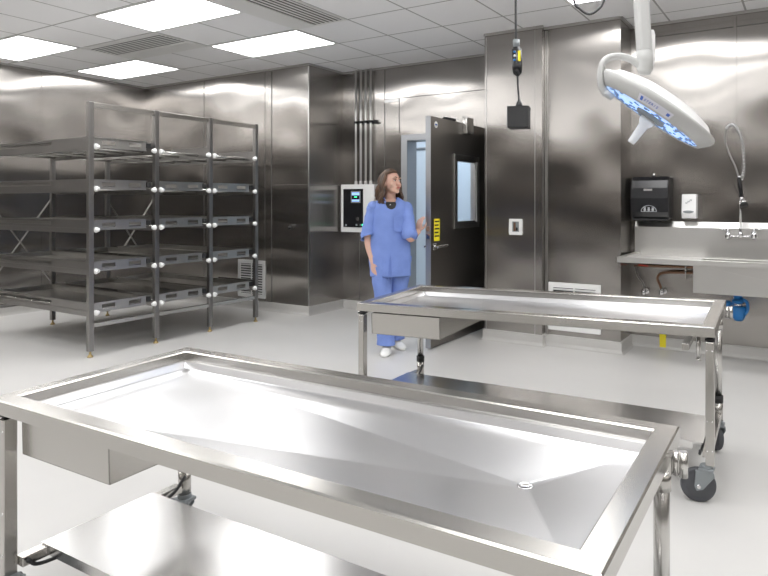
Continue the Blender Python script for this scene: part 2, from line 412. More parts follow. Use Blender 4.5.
MB().box((lx1+.003, 4.842, 2.009), (lx1+.004, 4.878, 2.021)).build('badge_mark', 'bluelabel', emo)
c = MB().box((lx1+.001, 5.36, 1.98), (lx1+.05, 5.50, 2.14)); c.box((lx1+.01, 5.33, 2.12), (lx1+.02, 5.35, 2.15))
c.build('closer_track', 'tube', leaf, .006)
MB().box((lx0+.005, 5.05, lz1), (lx1+.01, 5.22, lz1+.022)).build('top_stop', 'blackmatt', leaf, .004)
hg = 0
for z in (.25, 1.05, 1.85):
    MB().cyl((-2.918, 6.085, z-.06), (-2.918, 6.085, z+.06), .012).build('hinge', 'tube', door)

# ------------------------------------------------------------------ control box with conduits
cb = thing('control_box', 'white wall control box with black front panel and small lit screen', 'control panel', (-4.78, YR-.08, .93))
bx0, bx1, bz0, bz1 = -5.0, -4.49, .95, 1.53; by = YR-.085
MB().box((bx0, by, bz0), (bx1, YR-.002, bz1)).build('case', 'paint', cb, .004)
MB().box((bx0+.045, by-.006, bz0+.06), (bx1-.165, by, bz1-.055)).build('front_panel', 'black', cb)
sc = atY(357, 197, by)
MB().box((sc.x-.085, by-.012, sc.z-.072), (sc.x+.06, by-.006, sc.z+.072)).build('screen_bezel', 'grey', cb, .002)
s_ = MB().box((sc.x-.07, by-.0135, sc.z-.055), (sc.x+.045, by-.012, sc.z+.055)).build('screen', 'screen', cb)
MB().box((sc.x-.07, by-.0145, sc.z-.03), (sc.x+.045, by-.0135, sc.z+.02)).build('screen_band', 'black', s_)
MB().box((sc.x-.03, by-.0155, sc.z-.006), (sc.x+.01, by-.0145, sc.z+.006)).build('screen_bar', 'green', s_)
for (px, py) in ((346.5, 225), (357, 225), (361, 225)):
    q = atY(px, py, by); MB().cyl((q.x, by-.014, q.z), (q.x, by-.006, q.z), .012, 12).build('button', 'grey', cb)
q = atY(363.5, 225, by); MB().cyl((q.x, by-.018, q.z), (q.x, by-.006, q.z), .014, 12).build('indicator_lamp', 'green', cb)
q = atY(358, 219, by); MB().box((q.x-.02, by-.012, q.z-.02), (q.x+.02, by-.006, q.z+.02)).build('key_switch', 'steel', cb, .002)
cxs = [-4.80, -4.725, -4.65, -4.575]
for n_, x in enumerate(cxs):
    cd = thing('conduit', '%s of the four vertical steel conduits rising from the control box' % ('leftmost', 'second from the left', 'third from the left', 'rightmost')[n_], 'conduit', (x, YR-.04, 1.532), 'steel conduits above the control box')
    MB().cyl((x, YR-.04, 1.56), (x, YR-.04, ZC-.002), .0135, 14).build('pipe', 'conduit', cd)
    MB().cyl((x, YR-.04, 1.532), (x, YR-.04, 1.57), .019, 14).build('coupling', 'conduit', cd)
    MB().box((x-.02, YR-.062, 2.27), (x+.02, YR-.018, 2.30)).build('clamp', 'blackmatt', cd, .003)
st = MB().box((-4.84, YR-.018, 2.265), (-4.50, YR-.001, 2.305)); st.box((-4.54, YR-.03, 2.26), (-4.47, YR-.018, 2.275))
tag(st.build('strut_channel', 'blackmatt'), 'dark strut channel holding the conduits to the wall', 'pipe bracket')
nb = MB().lathe([(0, .035), (.02, .035), (.026, .02), (.026, .0), (0, 0)], (-5.312, YB, 1.012), (0, -1, 0), 20)
kb = thing('wall_knob', 'small dark round knob on the steel wall right of the rack', 'knob', (-5.312, YB, 1.012)); nb.build('knob', 'black', kb)  # a plain round knob on the wall, not a hook
MB().box((-5.30, YB-.02, 1.02), (-5.22, YB-.001, 1.05)).build('bracket', 'chrome', kb, .002)

# ------------------------------------------------------------------ vents and socket
def louver(x0, x1, z0, z1, Y, label):
    v = thing('wall_vent', label, 'air vent', ((x0+x1)/2, Y, z0), 'white louvred wall vents')
    g = .045; f = MB()
    for a, b in (((x0, z0), (x1, z0+g)), ((x0, z1-g), (x1, z1)), ((x0, z0+g), (x0+g, z1-g)), ((x1-g, z0+g), (x1, z1-g))):
        f.box((a[0], Y-.014, a[1]), (b[0], Y-.001, b[1]))
    f.build('frame', 'paint', v, .002)
    MB().box((x0+g, Y-.004, z0+g), (x1-g, Y-.001, z1-g)).build('backing', 'blackmatt', v)
    MB().box(((x0+x1)/2-.006, Y-.013, z0+g), ((x0+x1)/2+.006, Y-.004, z1-g)).build('mullion', 'paint', v)
    n = int((z1-z0-2*g)/.03)
    for q in range(n):
        z = z0+g+(q+.5)*(z1-z0-2*g)/n
        MB().bar((x0+g, Y-.010, z), (x1-g, Y-.010, z), .004, .019, (0, -.55, 1)).build('louvre', 'paint', v)
louver(-6.20, -5.73, .14, .60, YB, 'white louvred air vent low on the wall behind the rack end')
louver(-2.085, -1.60, .15, .585, 5.475, 'white louvred air vent low on the steel pier behind the far table')
so = thing('wall_socket', 'square white framed wall socket on the left steel pier', 'wall socket', (-2.379, 5.40, 1.02))
f = MB(); X, Z = -2.379, 1.085
for a, b in (((-.065, -.075), (.065, -.045)), ((-.065, .05), (.065, .075)), ((-.065, -.045), (-.035, .05)), ((.035, -.045), (.065, .05))):
    f.box((X+a[0], 5.385, Z+a[1]), (X+b[0], 5.399, Z+b[1]))
f.build('cover_plate', 'white', so, .003)
MB().box((X-.035, 5.396, Z-.045), (X+.035, 5.399, Z+.05)).build('recess', 'grey', so)
MB().box((X-.02, 5.386, Z-.04), (X+.0, 5.396, Z+.04)).build('copper_fitting', 'copper', so, .003)
MB().box((X+.004, 5.388, Z-.035), (X+.02, 5.396, Z-.005)).build('black_fitting', 'black', so, .003)
ym = thing('floor_marker', 'yellow sticker on the baseboard below the sink', 'sticker', (-1.147, 5.835, .02))
MB().box((-1.175, 5.832, .02), (-1.12, 5.8355, .135)).build('sticker', 'yellow', ym)

# ------------------------------------------------------------------ rack
RX0, RX1 = -5.28, -7.04
RY = [3.08, 3.70, 4.31, 4.92]
LV = [1.79, 1.43, 1.08, .727, .374]
rack = thing('storage_rack', 'tall three-bay steel roller rack standing along the left wall', 'rack', (-6.16, 4.0, 0))
for x in (RX0, RX1):
    for y in RY:
        hh = 2.17 if x == RX0 else 1.84
        MB().box((x-.021, y-.021, .05), (x+.021, y+.021, hh)).build('post', 'rack', rack, .002)
        ft = MB().cyl((x, y, .02), (x, y, .05), .009); ft.lathe([(0, 0), (.024, 0), (.02, .01), (.01, .025), (0, .025)], (x, y, 0), n=16)
        ft.build('levelling_foot', 'brass', rack)
for x in (RX0, RX1):
    for a, b in zip(RY[:-1], RY[1:]):
        if x == RX0: MB().box((x-.015, a+.0215, 2.125), (x+.015, b-.0215, 2.165)).build('top_rail', 'steel', rack, .001)
        MB().box((x-.015, a+.0215, .25), (x+.015, b-.0215, .285)).build('bottom_rail', 'steel', rack, .001)
MB().bar((RX1-.02, RY[0], 1.35), (RX1-.02, RY[1], .45), .006, .03, (1, 0, 0)).build('cross_brace', 'rack', rack)
MB().bar((RX1-.028, RY[0], .45), (RX1-.028, RY[1], 1.35), .006, .03, (1, 0, 0)).build('cross_brace', 'rack', rack)
MB().bar((RX1-.02, RY[2], 1.35), (RX1-.02, RY[3], .45), .006, .03, (1, 0, 0)).build('cross_brace', 'rack', rack)
MB().bar((RX1-.028, RY[2], .45), (RX1-.028, RY[3], 1.35), .006, .03, (1, 0, 0)).build('cross_brace', 'rack', rack)
for li, z in enumerate(LV):
    for yi, y in enumerate(RY):
        s = -1 if yi == 0 else 1
        r = MB().box((RX1+.0215, y-.012, z-.03), (RX0-.0215, y+.012, z+.012))
        if yi in (0, 3) or li == 0:                                      # guide plate near the front end
            r.box((RX0-.60, y-.003, z+.012), (RX0-.0215, y+.003, z+.085))
        if yi in (0, 1):
            r.box((RX1+.05, y-.003, z+.012), (RX0-.60, y+.003, z+.035))
            r.box((RX1+.05, y-.003, z+.065), (RX0-.60, y+.003, z+.085))
        r.build('side_rail', 'rack', rack)
    for b in range(3):
        for q in range(6):
            x = RX0-.16-q*.30
            ro = MB().cyl((x, RY[b]+.030, z+.004), (x, RY[b+1]-.030, z+.004), .019, 14)
            ro.cyl((x, RY[b]+.013, z+.004), (x, RY[b]+.030, z+.004), .008, 8); ro.cyl((x, RY[b+1]-.030, z+.004), (x, RY[b+1]-.013, z+.004), .008, 8)
            ro.build('roller', 'tube', rack)
for z in LV:
    for yi, y in enumerate(RY):
        for s in (-1, 1):
            if (yi == 0 and s < 0) or (yi == 3 and s > 0): continue
            c0 = (RX0+.03, y+s*.022, z)
            MB().lathe([(0, 0), (.018, 0), (.024, .006), (.024, .018), (.017, .024), (.017, .034), (.012, .04), (0, .04)], c0, (0, s, 0), 16).build('bumper', 'white', rack)
            
def make_tray(b, li):
    y0, y1 = RY[b]+.062, RY[b+1]-.062; z = LV[li]+.024; xf, xb = RX0-.015, RX1+.10
    t = thing('body_tray', 'x', 'tray', (RX0, (y0+y1)/2, z), 'steel trays lying on the rack rollers')
    p = MB()
    # dished pan: sides with thickness
    for (a, c) in (((xb, y0, z), (xf, y1, z+.003)), ((xb, y0, z), (xf, y0+.003, z+.05)), ((xb, y1-.003, z), (xf, y1, z+.05)), ((xb, y0, z), (xb+.003, y1, z+.05)),
                   ((xb, y0-.016, z+.047), (xf, y0+.003, z+.05)), ((xb, y1-.003, z+.047), (xf, y1+.016, z+.05))):
        p.box(a, c)
    p.build('pan', 'traysteel', t)
    fp = MB(); zz0, zz1 = z-.028, z+.058; X0, X1 = xf, xf+.004
    wdt = y1-y0; s1, s2 = (y0+.05, y0+.17), (y1-.20, y1-.08)
    ya, yb = y0-.02, y1-.03
    fp.box((X0, ya, zz0), (X1, yb, zz0+.022)); fp.box((X0, ya, zz1-.024), (X1, yb, zz1))
    fp.box((X0, ya, zz0+.022), (X1, s1[0], zz1-.024)); fp.box((X0, s1[1], zz0+.022), (X1, s2[0], zz1-.024)); fp.box((X0, s2[1], zz0+.022), (X1, yb, zz1-.024))
    fp.box((X1, ya, zz1-.004), (X1+.022, yb, zz1)); fp.box((X1, ya, zz0), (X1+.014, yb, zz0+.004))
    fp.build('handle_plate', 'traysteel', t)
    MB().box((xf-.03, y1-.028, z+.0), (xf+.015, y1+.012, z+.044)).build('stop_block', 'blackmatt', t, .002)
    return t
bays = ('bay nearest the camera', 'middle bay', 'bay by the back wall')
lvl = ('top', 'second highest', 'middle', 'second lowest', 'lowest')
tr0 = make_tray(0, 0)
for li in range(5):
    for b in range(3):
        lab = 'steel body tray on the %s level of the rack, %s' % (lvl[li], bays[b])
        if li == 0 and b > 0: continue
        if li == 0 and b == 0: tr0['label'] = lab; continue
        dup(tr0, (0, RY[b]-RY[0], LV[li]-LV[0]), lab)

# ------------------------------------------------------------------ tables
def rotm(a, b, g):
    return Matrix.Rotation(a, 3, 'Z') @ Matrix.Rotation(b, 3, 'Y') @ Matrix.Rotation(g, 3, 'X')
def make_table(c, ang, tilt, label, swivel):
    c = Vector(c); Mt = rotm(ang, *tilt); Mz = rotm(ang, 0, 0)
    L, W = 1.88, .715
    top = lambda p: c + Mt @ p                      # local z = 0 at the rim
    leg = lambda p: Vector((c.x, c.y, 0)) + Mz @ p  # local z from the floor
    t = thing('autopsy_table', label, 'table', (c.x, c.y, 0), 'stainless steel wheeled autopsy tables')
    a, b = L/2, W/2
    def ring(pr):
        return [(-a+pr, -b+pr), (a-pr, -b+pr), (a-pr, b-pr), (-a+pr, b-pr)]
    def loops(prof, m):
        vs = []; 
        for (d, z) in prof:
            vs += [(x, y, z) for x, y in ring(d)]
        n = len(prof)
        m.add(vs, [(i*4+q, i*4+(q+1) % 4, (i+1)*4+(q+1) % 4, (i+1)*4+q) for i in range(n-1) for q in range(4)])
    m = MB(top); loops([(.003, -.046), (0, -.044), (0, -.004), (.004, 0), (.052, 0), (.056, -.004), (.058, -.040), (.054, -.042), (.052, -.006), (.006, -.006), (.006, -.046), (.003, -.046)], m)
    m.build('rim_frame', 'steel', t, 0)
    m = MB(top)
    loops([(.0565, -.034), (.070, -.036), (.072, -.034), (.082, -.056), (.086, -.058)], m)
    r0 = ring(.086); dr = (.655, .02); dz = -.078; z0 = -.058
    n = 12; hole = [(dr[0]+.014*cos(2*pi*(q+.5)/n-pi*.75), dr[1]+.014*sin(2*pi*(q+.5)/n-pi*.75), dz) for q in range(n)]
    vs = [(x, y, z0) for x, y in r0] + hole
    fs = []
    # sector of the hole facing each corner pair
    for s in range(4):
        c0, c1 = s, (s+1) % 4
        h = [4+(s*3+q) % n for q in range(4)]
        fs.append([c0, c1] + h[::-1])
    m.add(vs, fs)
    m.build('pan', 'pan', t, 0)
    d = MB(top); d.lathe([(.015, .0), (.020, .0015), (.015, .003), (.012, .0), (.011, -.03), (.015, -.03), (.015, 0)], (dr[0], dr[1], dz), n=20)
    d.build('drain_ring', 'chrome', t)
    d = MB(top); d.cyl((dr[0], dr[1], dz-.026), (dr[0], dr[1], dz-.02), .011, 16); d.build('drain_plug', 'blackmatt', t)
    # instrument box under the left end
    x0, x1, y0, y1, zb, zt = -.885, -.44, -.295, .295, -.185, -.110
    d = MB(top)
    for (p, q) in (((x0, y0, zb), (x1, y1, zb+.003)), ((x0, y0, zb), (x1, y0+.003, zt+.044)), ((x0, y1-.003, zb), (x1, y1, zt+.044)), ((x0, y0, zb), (x0+.003, y1, zt+.044)), ((x1-.003, y0, zb), (x1, y1, zt+.044))):
        d.box(p, q)
    d.build('under_box', 'steel', t)
    # support frame just under the pan
    zt_ = lambda x, y: (top(Vector((x, y, -.05)))).z
    for sx, nm in ((-1, 'l'), (1, 'r')):
        xx = sx*(a-.13)
        m = MB(top); m.bar((xx, -b+.07, -.112), (xx, b-.07, -.112), .03, .03); m.build('end_bearer', 'steel', t, .002)
    legs = {}
    for sx in (-1, 1):
        xx = sx*(a-(.022 if sx > 0 else .012))
        # front leg: square channel
        m = MB(leg); yy = -b+.045; zt0 = zt_(xx, yy)
        m.box((xx-.018, yy-.020, .165), (xx+.018, yy+.020, zt0-.022)); fl = m.build('leg', 'steel', t, .003)
        m = MB(leg); m.box((xx-.012, yy-.012, zt0-.022), (xx+.012, yy+.012, zt0-.002)); m.box((xx-.020, yy-.020, zt0-.016), (xx+.020, yy+.020, zt0-.008)); m.build('leg_cap', 'blackmatt', fl)
        for (bx, bz) in ((-.011, zt0-.06), (.011, zt0-.06), (-.011, .36), (.011, .36), (-.011, .23), (.011, .23)):
            m = MB(leg); m.lathe([(0, .002), (.0025, .002), (.0035, 0)], (xx+bx, yy-.020, bz), (0, -1, 0), 10); m.build('rivet', 'chrome', fl)
        # back leg: round tube
        yb = b-.045; zb0 = zt_(xx, yb)
        xx = sx*(a-.036)
        m = MB(leg); m.cyl((xx, yb, .27), (xx, yb, zb0), .020, 20); bl = m.build('leg', 'tube', t)
        m = MB(leg); m.cyl((xx, yb, zb0-.10), (xx, yb, zb0-.05), .024, 20); m.build('leg_collar', 'steel', bl)
        m = MB(leg); m.cyl((xx, yb, .17), (xx, yb, .27), .024, 20); m.build('leg_socket', 'steel', bl)
        m = MB(leg); m.cyl((xx, yb, .265), (xx, yb, .30), .026, 20); m.build('leg_joint', 'blackmatt', bl)
        # lower end rail between them
        m = MB(leg); m.box((xx-.02, yy+.0215, .185), (xx+.02, yb-.025, .215)); m.build('lower_rail', 'steel', t, .003)
        m = MB(leg); m.tube(curve([(xx-sx*.03, yb-.02, .25), (xx-sx*.035, yb-.10, .20), (xx-sx*.035, 0, .175), (xx-sx*.035, yy+.08, .18), (xx-sx*.03, yy+.03, .21)]), .006, 8); m.build('brake_cable', 'cable', t)
        for (ly, z1, key) in ((yy, .165, 'f'), (yb, .17, 'b')):
            base_ = leg(Vector((xx, ly, 0))); sw = swivel[(sx, key)]
            dvec = Vector((cos(sw), sin(sw), 0)); nv = Vector((-dvec.y, dvec.x, 0))
            cs = MB(); cs.cyl(base_+_U*.150, base_+_U*z1, .026, 20); cs.cbox(base_+_U*.148, (.062, .062, .012))
            wc = base_ + dvec*.035 + _U*.075
            for s in (-1, 1):
                o = nv*s*.024
                q1 = base_-dvec*.025+_U*.142+o; q2 = base_+dvec*.048+_U*.142+o; q3 = wc+dvec*.018+o; q4 = wc-dvec*.018+o-_U*.012; q5 = base_-dvec*.03+_U*.122+o
                cs.prism([q1, q2, q3, wc+o-_U*.02+dvec*.008, q4, q5], nv*s*.004)
            cs.bar(base_-dvec*.025+_U*.138, base_+dvec*.048+_U*.138, .050, .010)
            co = cs.build('caster', 'grey', t, .002)
            wl = MB(); wl.lathe([(0, -.014), (.05, -.014), (.056, -.010), (.066, -.016), (.0735, -.011), (.075, 0), (.0735, .011), (.066, .016), (.056, .010), (.05, .014), (0, .014)], wc, nv, 40)
            wl.build('wheel', 'rubber', co)
            ax_ = MB(); ax_.cyl(wc-nv*.031, wc+nv*.031, .008, 12); ax_.build('axle', 'chrome', co)
    # undershelf with turned-down lip, resting on the end rails
    sx0, sx1, sy0, sy1, sz = -a+.018, a-.06, -.215, .185, .2165
    m = MB(leg); m.box((sx0, sy0, sz), (sx1, sy1, sz+.004)); m.box((sx0+.045, sy0, sz-.028), (sx1-.045, sy0+.003, sz)); m.box((sx0+.045, sy1-.003, sz-.028), (sx1-.045, sy1, sz))
    m.box((sx0+.46, sy0, sz+.004), (sx1, sy1, sz+.006))
    m.build('undershelf', 'shelf', t, 0)
    # drop pins, docking bracket
    for (px, py) in ((a-.075, -b+.075), (-a+.075, b-.075)):
        m = MB(top); m.cyl((px, py, -.165), (px, py, -.045), .010, 14); m.cyl((px, py, -.168), (px, py, -.160), .012, 14); m.build('drop_pin', 'tube', t)
    m = MB(top); yy = .22
    m.box((a, yy-.022, -.065), (a+.006, yy+.022, -.02)); m.cyl((a+.013, yy, -.068), (a+.013, yy, -.012), .007, 14); m.cyl((a+.030, yy, -.070), (a+.030, yy, -.010), .010, 16)
    m.box((a+.006, yy-.004, -.06), (a+.030, yy+.004, -.03)); m.build('docking_bracket', 'tube', t)
    m = MB(leg); xx = -a+.022; m.box((xx-.034, -b+.03, .66), (xx-.0215, -b+.06, .69)); m.build('leg_bracket', 'tube', t, .002)
    return t
make_table((-1.2262, 1.320, .735), radians(.7), (radians(-.4), radians(1.0)), 'large stainless steel autopsy table closest to the camera, cut by the frame bottom', {(-1, 'f'): 2.5, (1, 'f'): 1.0, (-1, 'b'): 3.7, (1, 'b'): .4})
make_table((-1.3155, 3.240, .7715), radians(2.6), (radians(-1.05), radians(1.75)), 'stainless steel autopsy table standing farther back, before the piers and sink', {(-1, 'f'): 2.4, (1, 'f'): -2.9, (-1, 'b'): 1.6, (1, 'b'): 2.2})

# ------------------------------------------------------------------ sink
sk = thing('steel_sink', 'long wall-hung stainless steel sink with backsplash and deep basin', 'sink', (-.4, 5.85, .6))
sx0, sx1, sf, sb, sz = -1.385, .75, 5.20, 5.80, .862
bx0, bx1 = -.80, .35
m = MB()
m.box((sx0, sf, sz), (sx0+.05, sb, sz+.004)); m.box((sx1-.05, sf, sz), (sx1, sb, sz+.004))
m.box((sx0, sf, sz-.042), (sx1, sf+.004, sz+.004)); m.box((sx0, sf, sz-.042), (sx0+.004, sb, sz+.004)); m.box((sx1-.004, sf, sz-.042), (sx1, sb, sz+.004))
m.box((sx0, sf, sz), (sx1, sf+.045, sz+.004))
m.box((sx0+.05, sf+.041, sz-.028), (sx1-.05, sf+.045, sz)); m.box((sx0+.046, sf+.041, sz-.028), (sx0+.05, sb, sz))
m.box((sx0+.046, sf+.041, sz-.030), (bx0, sb, sz-.026)); m.box((bx1, sf+.041, sz-.03), (sx1-.046, sb, sz-.026))
m.box((bx0, sb-.045, sz-.03), (bx1, sb, sz-.026))
m.build('worktop', 'sink', sk, .0015)
m = MB()
m.box((bx0, sf+.03, .612), (bx1, sf+.034, sz-.03)); m.box((bx0, sb-.049, .612), (bx1, sb-.045, sz-.03)); m.box((bx0, sf+.034, .612), (bx0+.004, sb-.049, sz-.03)); m.box((bx1-.004, sf+.034, .612), (bx1, sb-.049, sz-.03))
m.box((bx0, sf+.03, .608), (bx1, sb-.045, .612)); m.build('basin', 'sink', sk, .002)
m = MB(); m.prism([(sx0, sb, sz-.03), (sx0, sb+.048, sz-.03), (sx0, sb+.048, 1.145), (sx0, sb+.03, 1.145), (sx0, sb, 1.095)], (sx1-sx0, 0, 0))
m.build('backsplash', 'sink', sk, .0015)
m = MB(); m.prism([(sx1-.02, sf+.1, sz-.045), (sx1-.02, sb, sz-.045), (sx1-.02, sb, .62)], (.004, 0, 0))
m.build('wall_bracket', 'sink', sk)
# pre-rinse faucet
fa = thing('faucet', 'chrome pre-rinse faucet with coiled spray hose on the sink backsplash', 'faucet', (-.53, 5.74, 1.04))
Yf = 5.745
v1, v2, rc = atY(728, 235, Yf), atY(754, 235, Yf), atY(740.5, 235, Yf)
m = MB(); m.cyl((v1.x, Yf, v1.z-.01), (v2.x, Yf, v1.z-.01), .010)
for v in (v1, v2):
    m.cyl((v.x, 5.80, v.z-.01), (v.x, Yf-.02, v.z-.01), .020); m.cyl((v.x, Yf, v.z-.03), (v.x, Yf, v.z+.025), .022); m.lathe([(0, 0), (.026, 0), (.026, .012), (0, .012)], (v.x, 5.80, v.z-.01), (0, -1, 0))
m.build('valve_body', 'chrome', fa)
for v, s in ((v1, -1), (v2, 1)):
    m = MB(); m.cyl((v.x, Yf, v.z+.025), (v.x, Yf, v.z+.05), .011); m.tube([(v.x, Yf, v.z+.045), (v.x+s*.03, Yf-.01, v.z+.048), (v.x+s*.07, Yf-.02, v.z+.05)], [.009, .006, .008]); m.build('lever', 'chrome', fa)
m = MB(); m.cyl((rc.x, Yf, rc.z-.012), (rc.x, Yf, atY(741, 178, Yf).z), .009); m.cyl((rc.x, Yf, rc.z-.02), (rc.x, Yf, rc.z+.03), .016); m.build('riser', 'chrome', fa)
Yh = 5.70
hp = [atY(x, y, Yh+d) for x, y, d in ((741.5, 180, .045), (743.8, 168, .03), (743.2, 150, .01), (740.5, 136, 0), (736, 127, -.01), (730.5, 124.5, -.02), (726.2, 129, -.02), (725.2, 140, -.02), (729, 153, -.02), (735, 166, -.02), (739, 178, -.02))]
cp = curve(hp, 10)
MB().tube(cp, .0075, 10).build('hose', 'braid', fa)
m = MB(); sp = []; cpl = len(cp)
fine = curve(hp[:7], 60); turns = 30
for i, p in enumerate(fine):
    a = (fine[min(i+1, len(fine)-1)]-fine[max(i-1, 0)]).normalized(); u = a.cross(Vector((0, 1, 0))).normalized(); v = a.cross(u)
    th = 2*pi*turns*i/len(fine); sp.append(p+(u*cos(th)+v*sin(th))*.016)
m.tube(sp, .0036, 6); m.build('coil_spring', 'chrome', fa)
g0, g1 = hp[-1], atY(741.5, 197, Yh-.02)
m = MB(); m.tube([g0+_U*.02, g0, (g0+g1)/2, g1], [.010, .015, .017, .015]); m.build('grip', 'black', fa)
m = MB(); m.tube([g1, g1-_U*.03], [.016, .014]); m.lathe([(0, 0), (.014, 0), (.020, .02), (.026, .035), (.026, .045), (0, .045)], g1+Vector((.008, -.006, -.018)), (.25, -.5, -.8)); m.build('spray_head', 'chrome', fa)
m = MB(); m.lathe([(.026, 0), (.031, .006), (.031, .018), (0, .018)], g1+Vector((.018, -.028, -.054)), (.25, -.5, -.8)); m.build('spray_bumper', 'blackmatt', fa)
m = MB(); m.bar(g1+Vector((-.01, -.02, -.01)), g1+Vector((-.055, -.03, .10)), .012, .004); m.build('trigger', 'black', fa)
m = MB(); m.bar((rc.x, Yf, g1.z+.06), (rc.x, Yh-.02, g1.z+.085), .012, .006); m.lathe([(.017, -.006), (.021, -.006), (.021, .006), (.017, .006), (.017, -.006)], (rc.x+.0, Yh-.02, g0.z+.01), n=20); m.build('hose_hook', 'chrome', fa)

# towel and soap dispensers
td = thing('towel_dispenser', 'black paper towel dispenser on the wall above the sink drainboard', 'towel dispenser', (-1.215, YK, 1.165))
x0, x1, z0, z1 = -1.385, -1.06, 1.17, 1.545; Y0 = YK-.002
yF = lambda t: YK-.20-.03*sin(pi*t)
pr = [(YK-.002, z0), (YK-.19, z0), (YK-.225, z0+.06), (YK-.235, z0+.18), (YK-.225, z0+.27), (YK-.195, z0+.335), (YK-.15, z1-.005), (YK-.002, z1)]
MB().prism([(x0, y, z) for y, z in pr], (x1-x0, 0, 0)).build('cover', 'black', td, .012)
MB().box((x0+.02, YK-.21, z0-.012), (x1-.02, YK-.03, z0+.002)).build('chute', 'blackmatt', td)
MB().lathe([(0, 0), (.014, 0), (.014, .02), (.008, .03), (0, .03)], ((x0+x1)/2+.02, YK-.12, z1-.004)).build('lock', 'chrome', td)
MB().box((x0+.12, YK-.2345, z0+.245), (x0+.19, YK-.226, z0+.262)).build('maker_plate', 'seam', td)
# hand pictogram arch
m = MB(); xc = (x0+x1)/2; yy = YK-.2335; zz = z0+.065
M['print'] = mat('grey_print', (.45, .46, .48), .5)
ap = [Vector((xc+.065*cos(pi*q/10), yy+.002, zz+.052*sin(pi*q/10))) for q in range(11)]
m.tube(ap, .0028, 6); m.bar((xc-.065, yy+.002, zz), (xc+.065, yy+.002, zz), .003, .004)
for dx in (-.034, 0, .034):
    m.ell((xc+dx, yy+.002, zz+.015), (.011, .003, .012))
    for f_ in (-.007, 0, .007): m.tube([(xc+dx+f_*.6, yy+.002, zz+.02), (xc+dx+f_*1.1, yy+.002, zz+.037)], .0025, 6)
m.build('hand_pictogram', 'print', td)
sd = thing('soap_dispenser', 'small white soap dispenser on the wall right of the towel dispenser', 'soap dispenser', (-.905, YK, 1.17))
x0, x1, z0, z1 = -.975, -.855, 1.175, 1.385
pr = [(YK-.002, z0), (YK-.09, z0), (YK-.105, z0+.05), (YK-.085, z1-.012), (YK-.07, z1), (YK-.002, z1)]
sc_ = MB().prism([(x0, y, z) for y, z in pr], (x1-x0, 0, 0)).build('cover', 'white', sd, .006)
MB().ell((( x0+x1)/2-.004, YK-.1035, z0+.057), (.046, .004, .012)).build('push_bar', 'grey', sd)
sw = [((x0+x1)/2-.03+.006*q, YK-.0955, z0+.128+.004*q+.009*sin(q*2.1)) for q in range(10)]
MB().tube(curve(sw, 4), .0018, 6).build('script_mark', 'grey', sd)

# pipes under the sink
wp = thing('water_pipes', 'copper water pipes with red handled valve under the sink drainboard', 'pipe', (-1.1, 5.80, .7))
p1, p2 = atY(634, 265.5, 5.78), atY(697, 267.5, 5.78); q1 = atY(697, 273, 5.78)
m = MB(); m.tube(curve([p1, p1*.5+p2*.5, p2]), .011); m.build('hot_pipe', 'copper', wp)
c0 = atY(661, 288.5, 5.76)
m = MB(); m.tube(curve([q1, atY(670, 272.5, 5.78), atY(661, 273.5, 5.77), atY(657.5, 278, 5.76), atY(660, 285, 5.76), c0], 6), .011); m.build('cold_pipe', 'copper', wp)
m = MB(); m.bar(atY(639, 265, 5.75), atY(648, 266, 5.75), .014, .014); m.build('valve_handle', 'redhandle', wp)
b0 = atY(686, 263, 5.79); b1 = atY(686, 279, 5.79)
m = MB(); m.bar(b0, b1, .012, .05); m.build('pipe_clip', 'steel', wp)
for n_, (hx, lab) in enumerate(((644, 'left braided hose dropping to a chrome stop valve under the drainboard'), (662, 'right braided hose dropping to a chrome stop valve under the drainboard'))):
    t0 = atY(hx, 291, 5.76)
    hv = thing('stop_valve', lab, 'valve', (t0.x, 5.84, t0.z))
    m = MB(); m.cyl((t0.x, 5.845, t0.z-.01), (t0.x, t0.y-.03, t0.z-.01), .013); m.lathe([(0, 0), (.028, 0), (.028, .006), (0, .006)], (t0.x, 5.846, t0.z-.01), (0, -1, 0)); m.cyl((t0.x, t0.y, t0.z-.02), (t0.x, t0.y, t0.z+.02), .014)
    m.build('valve_body', 'chrome', hv)
    m = MB(); m.lathe([(0, 0), (.022, 0), (.022, .014), (0, .014)], (t0.x, t0.y-.03, t0.z-.01), (0, -1, 0)); m.build('valve_knob', 'chrome', hv)
    if n_ == 0:
        m = MB(); m.tube(curve([t0+_U*.02, atY(643, 283, 5.76), atY(638, 276, 5.765), atY(636, 268, 5.775), atY(636.5, 264.5, 5.78)], 6), .008, 8); m.build('braided_hose', 'braid', hv)
dv = thing('drain_valve', 'bright blue drain fitting hanging under the sink basin', 'drain', (-.49, 5.5, .35))
Yd = 5.5; g = lambda x, y: atY(x, y, Yd)
t0, tb = g(738, 300), g(738.5, 329)
m = MB(); m.cyl((t0.x, Yd, .607), (t0.x, Yd, .545), .032); m.lathe([(.028, .0), (.046, .01), (.046, .03), (.028, .035)], (t0.x, Yd, .51)); m.build('drain_neck', 'blue', dv)
m = MB(); m.lathe([(0, 0), (.03, .003), (.047, .03), (.06, .085), (.062, .11), (.05, .118), (.0, .118)], (t0.x+.004, Yd, .372), n=28); m.build('trap_cup', 'blue', dv)
m = MB(); m.cyl((t0.x, Yd, .485), (t0.x, Yd, .515), .036); m.build('clamp_ring', 'chrome', dv)
m = MB(); m.tube(curve([(t0.x+.03, Yd-.02, .55), (t0.x+.065, Yd-.02, .53), (t0.x+.07, Yd-.02, .47), (t0.x+.05, Yd-.02, .43)]), .013, 10); m.build('bypass_hose', 'blue', dv)
m = MB(); q = g(727.5, 307); m.cyl((q.x, Yd, q.z-.005), (q.x, Yd, q.z+.05), .026); m.bar((q.x, Yd, q.z+.03), (t0.x, Yd, q.z+.03), .02, .02); m.build('side_cap', 'blue', dv)
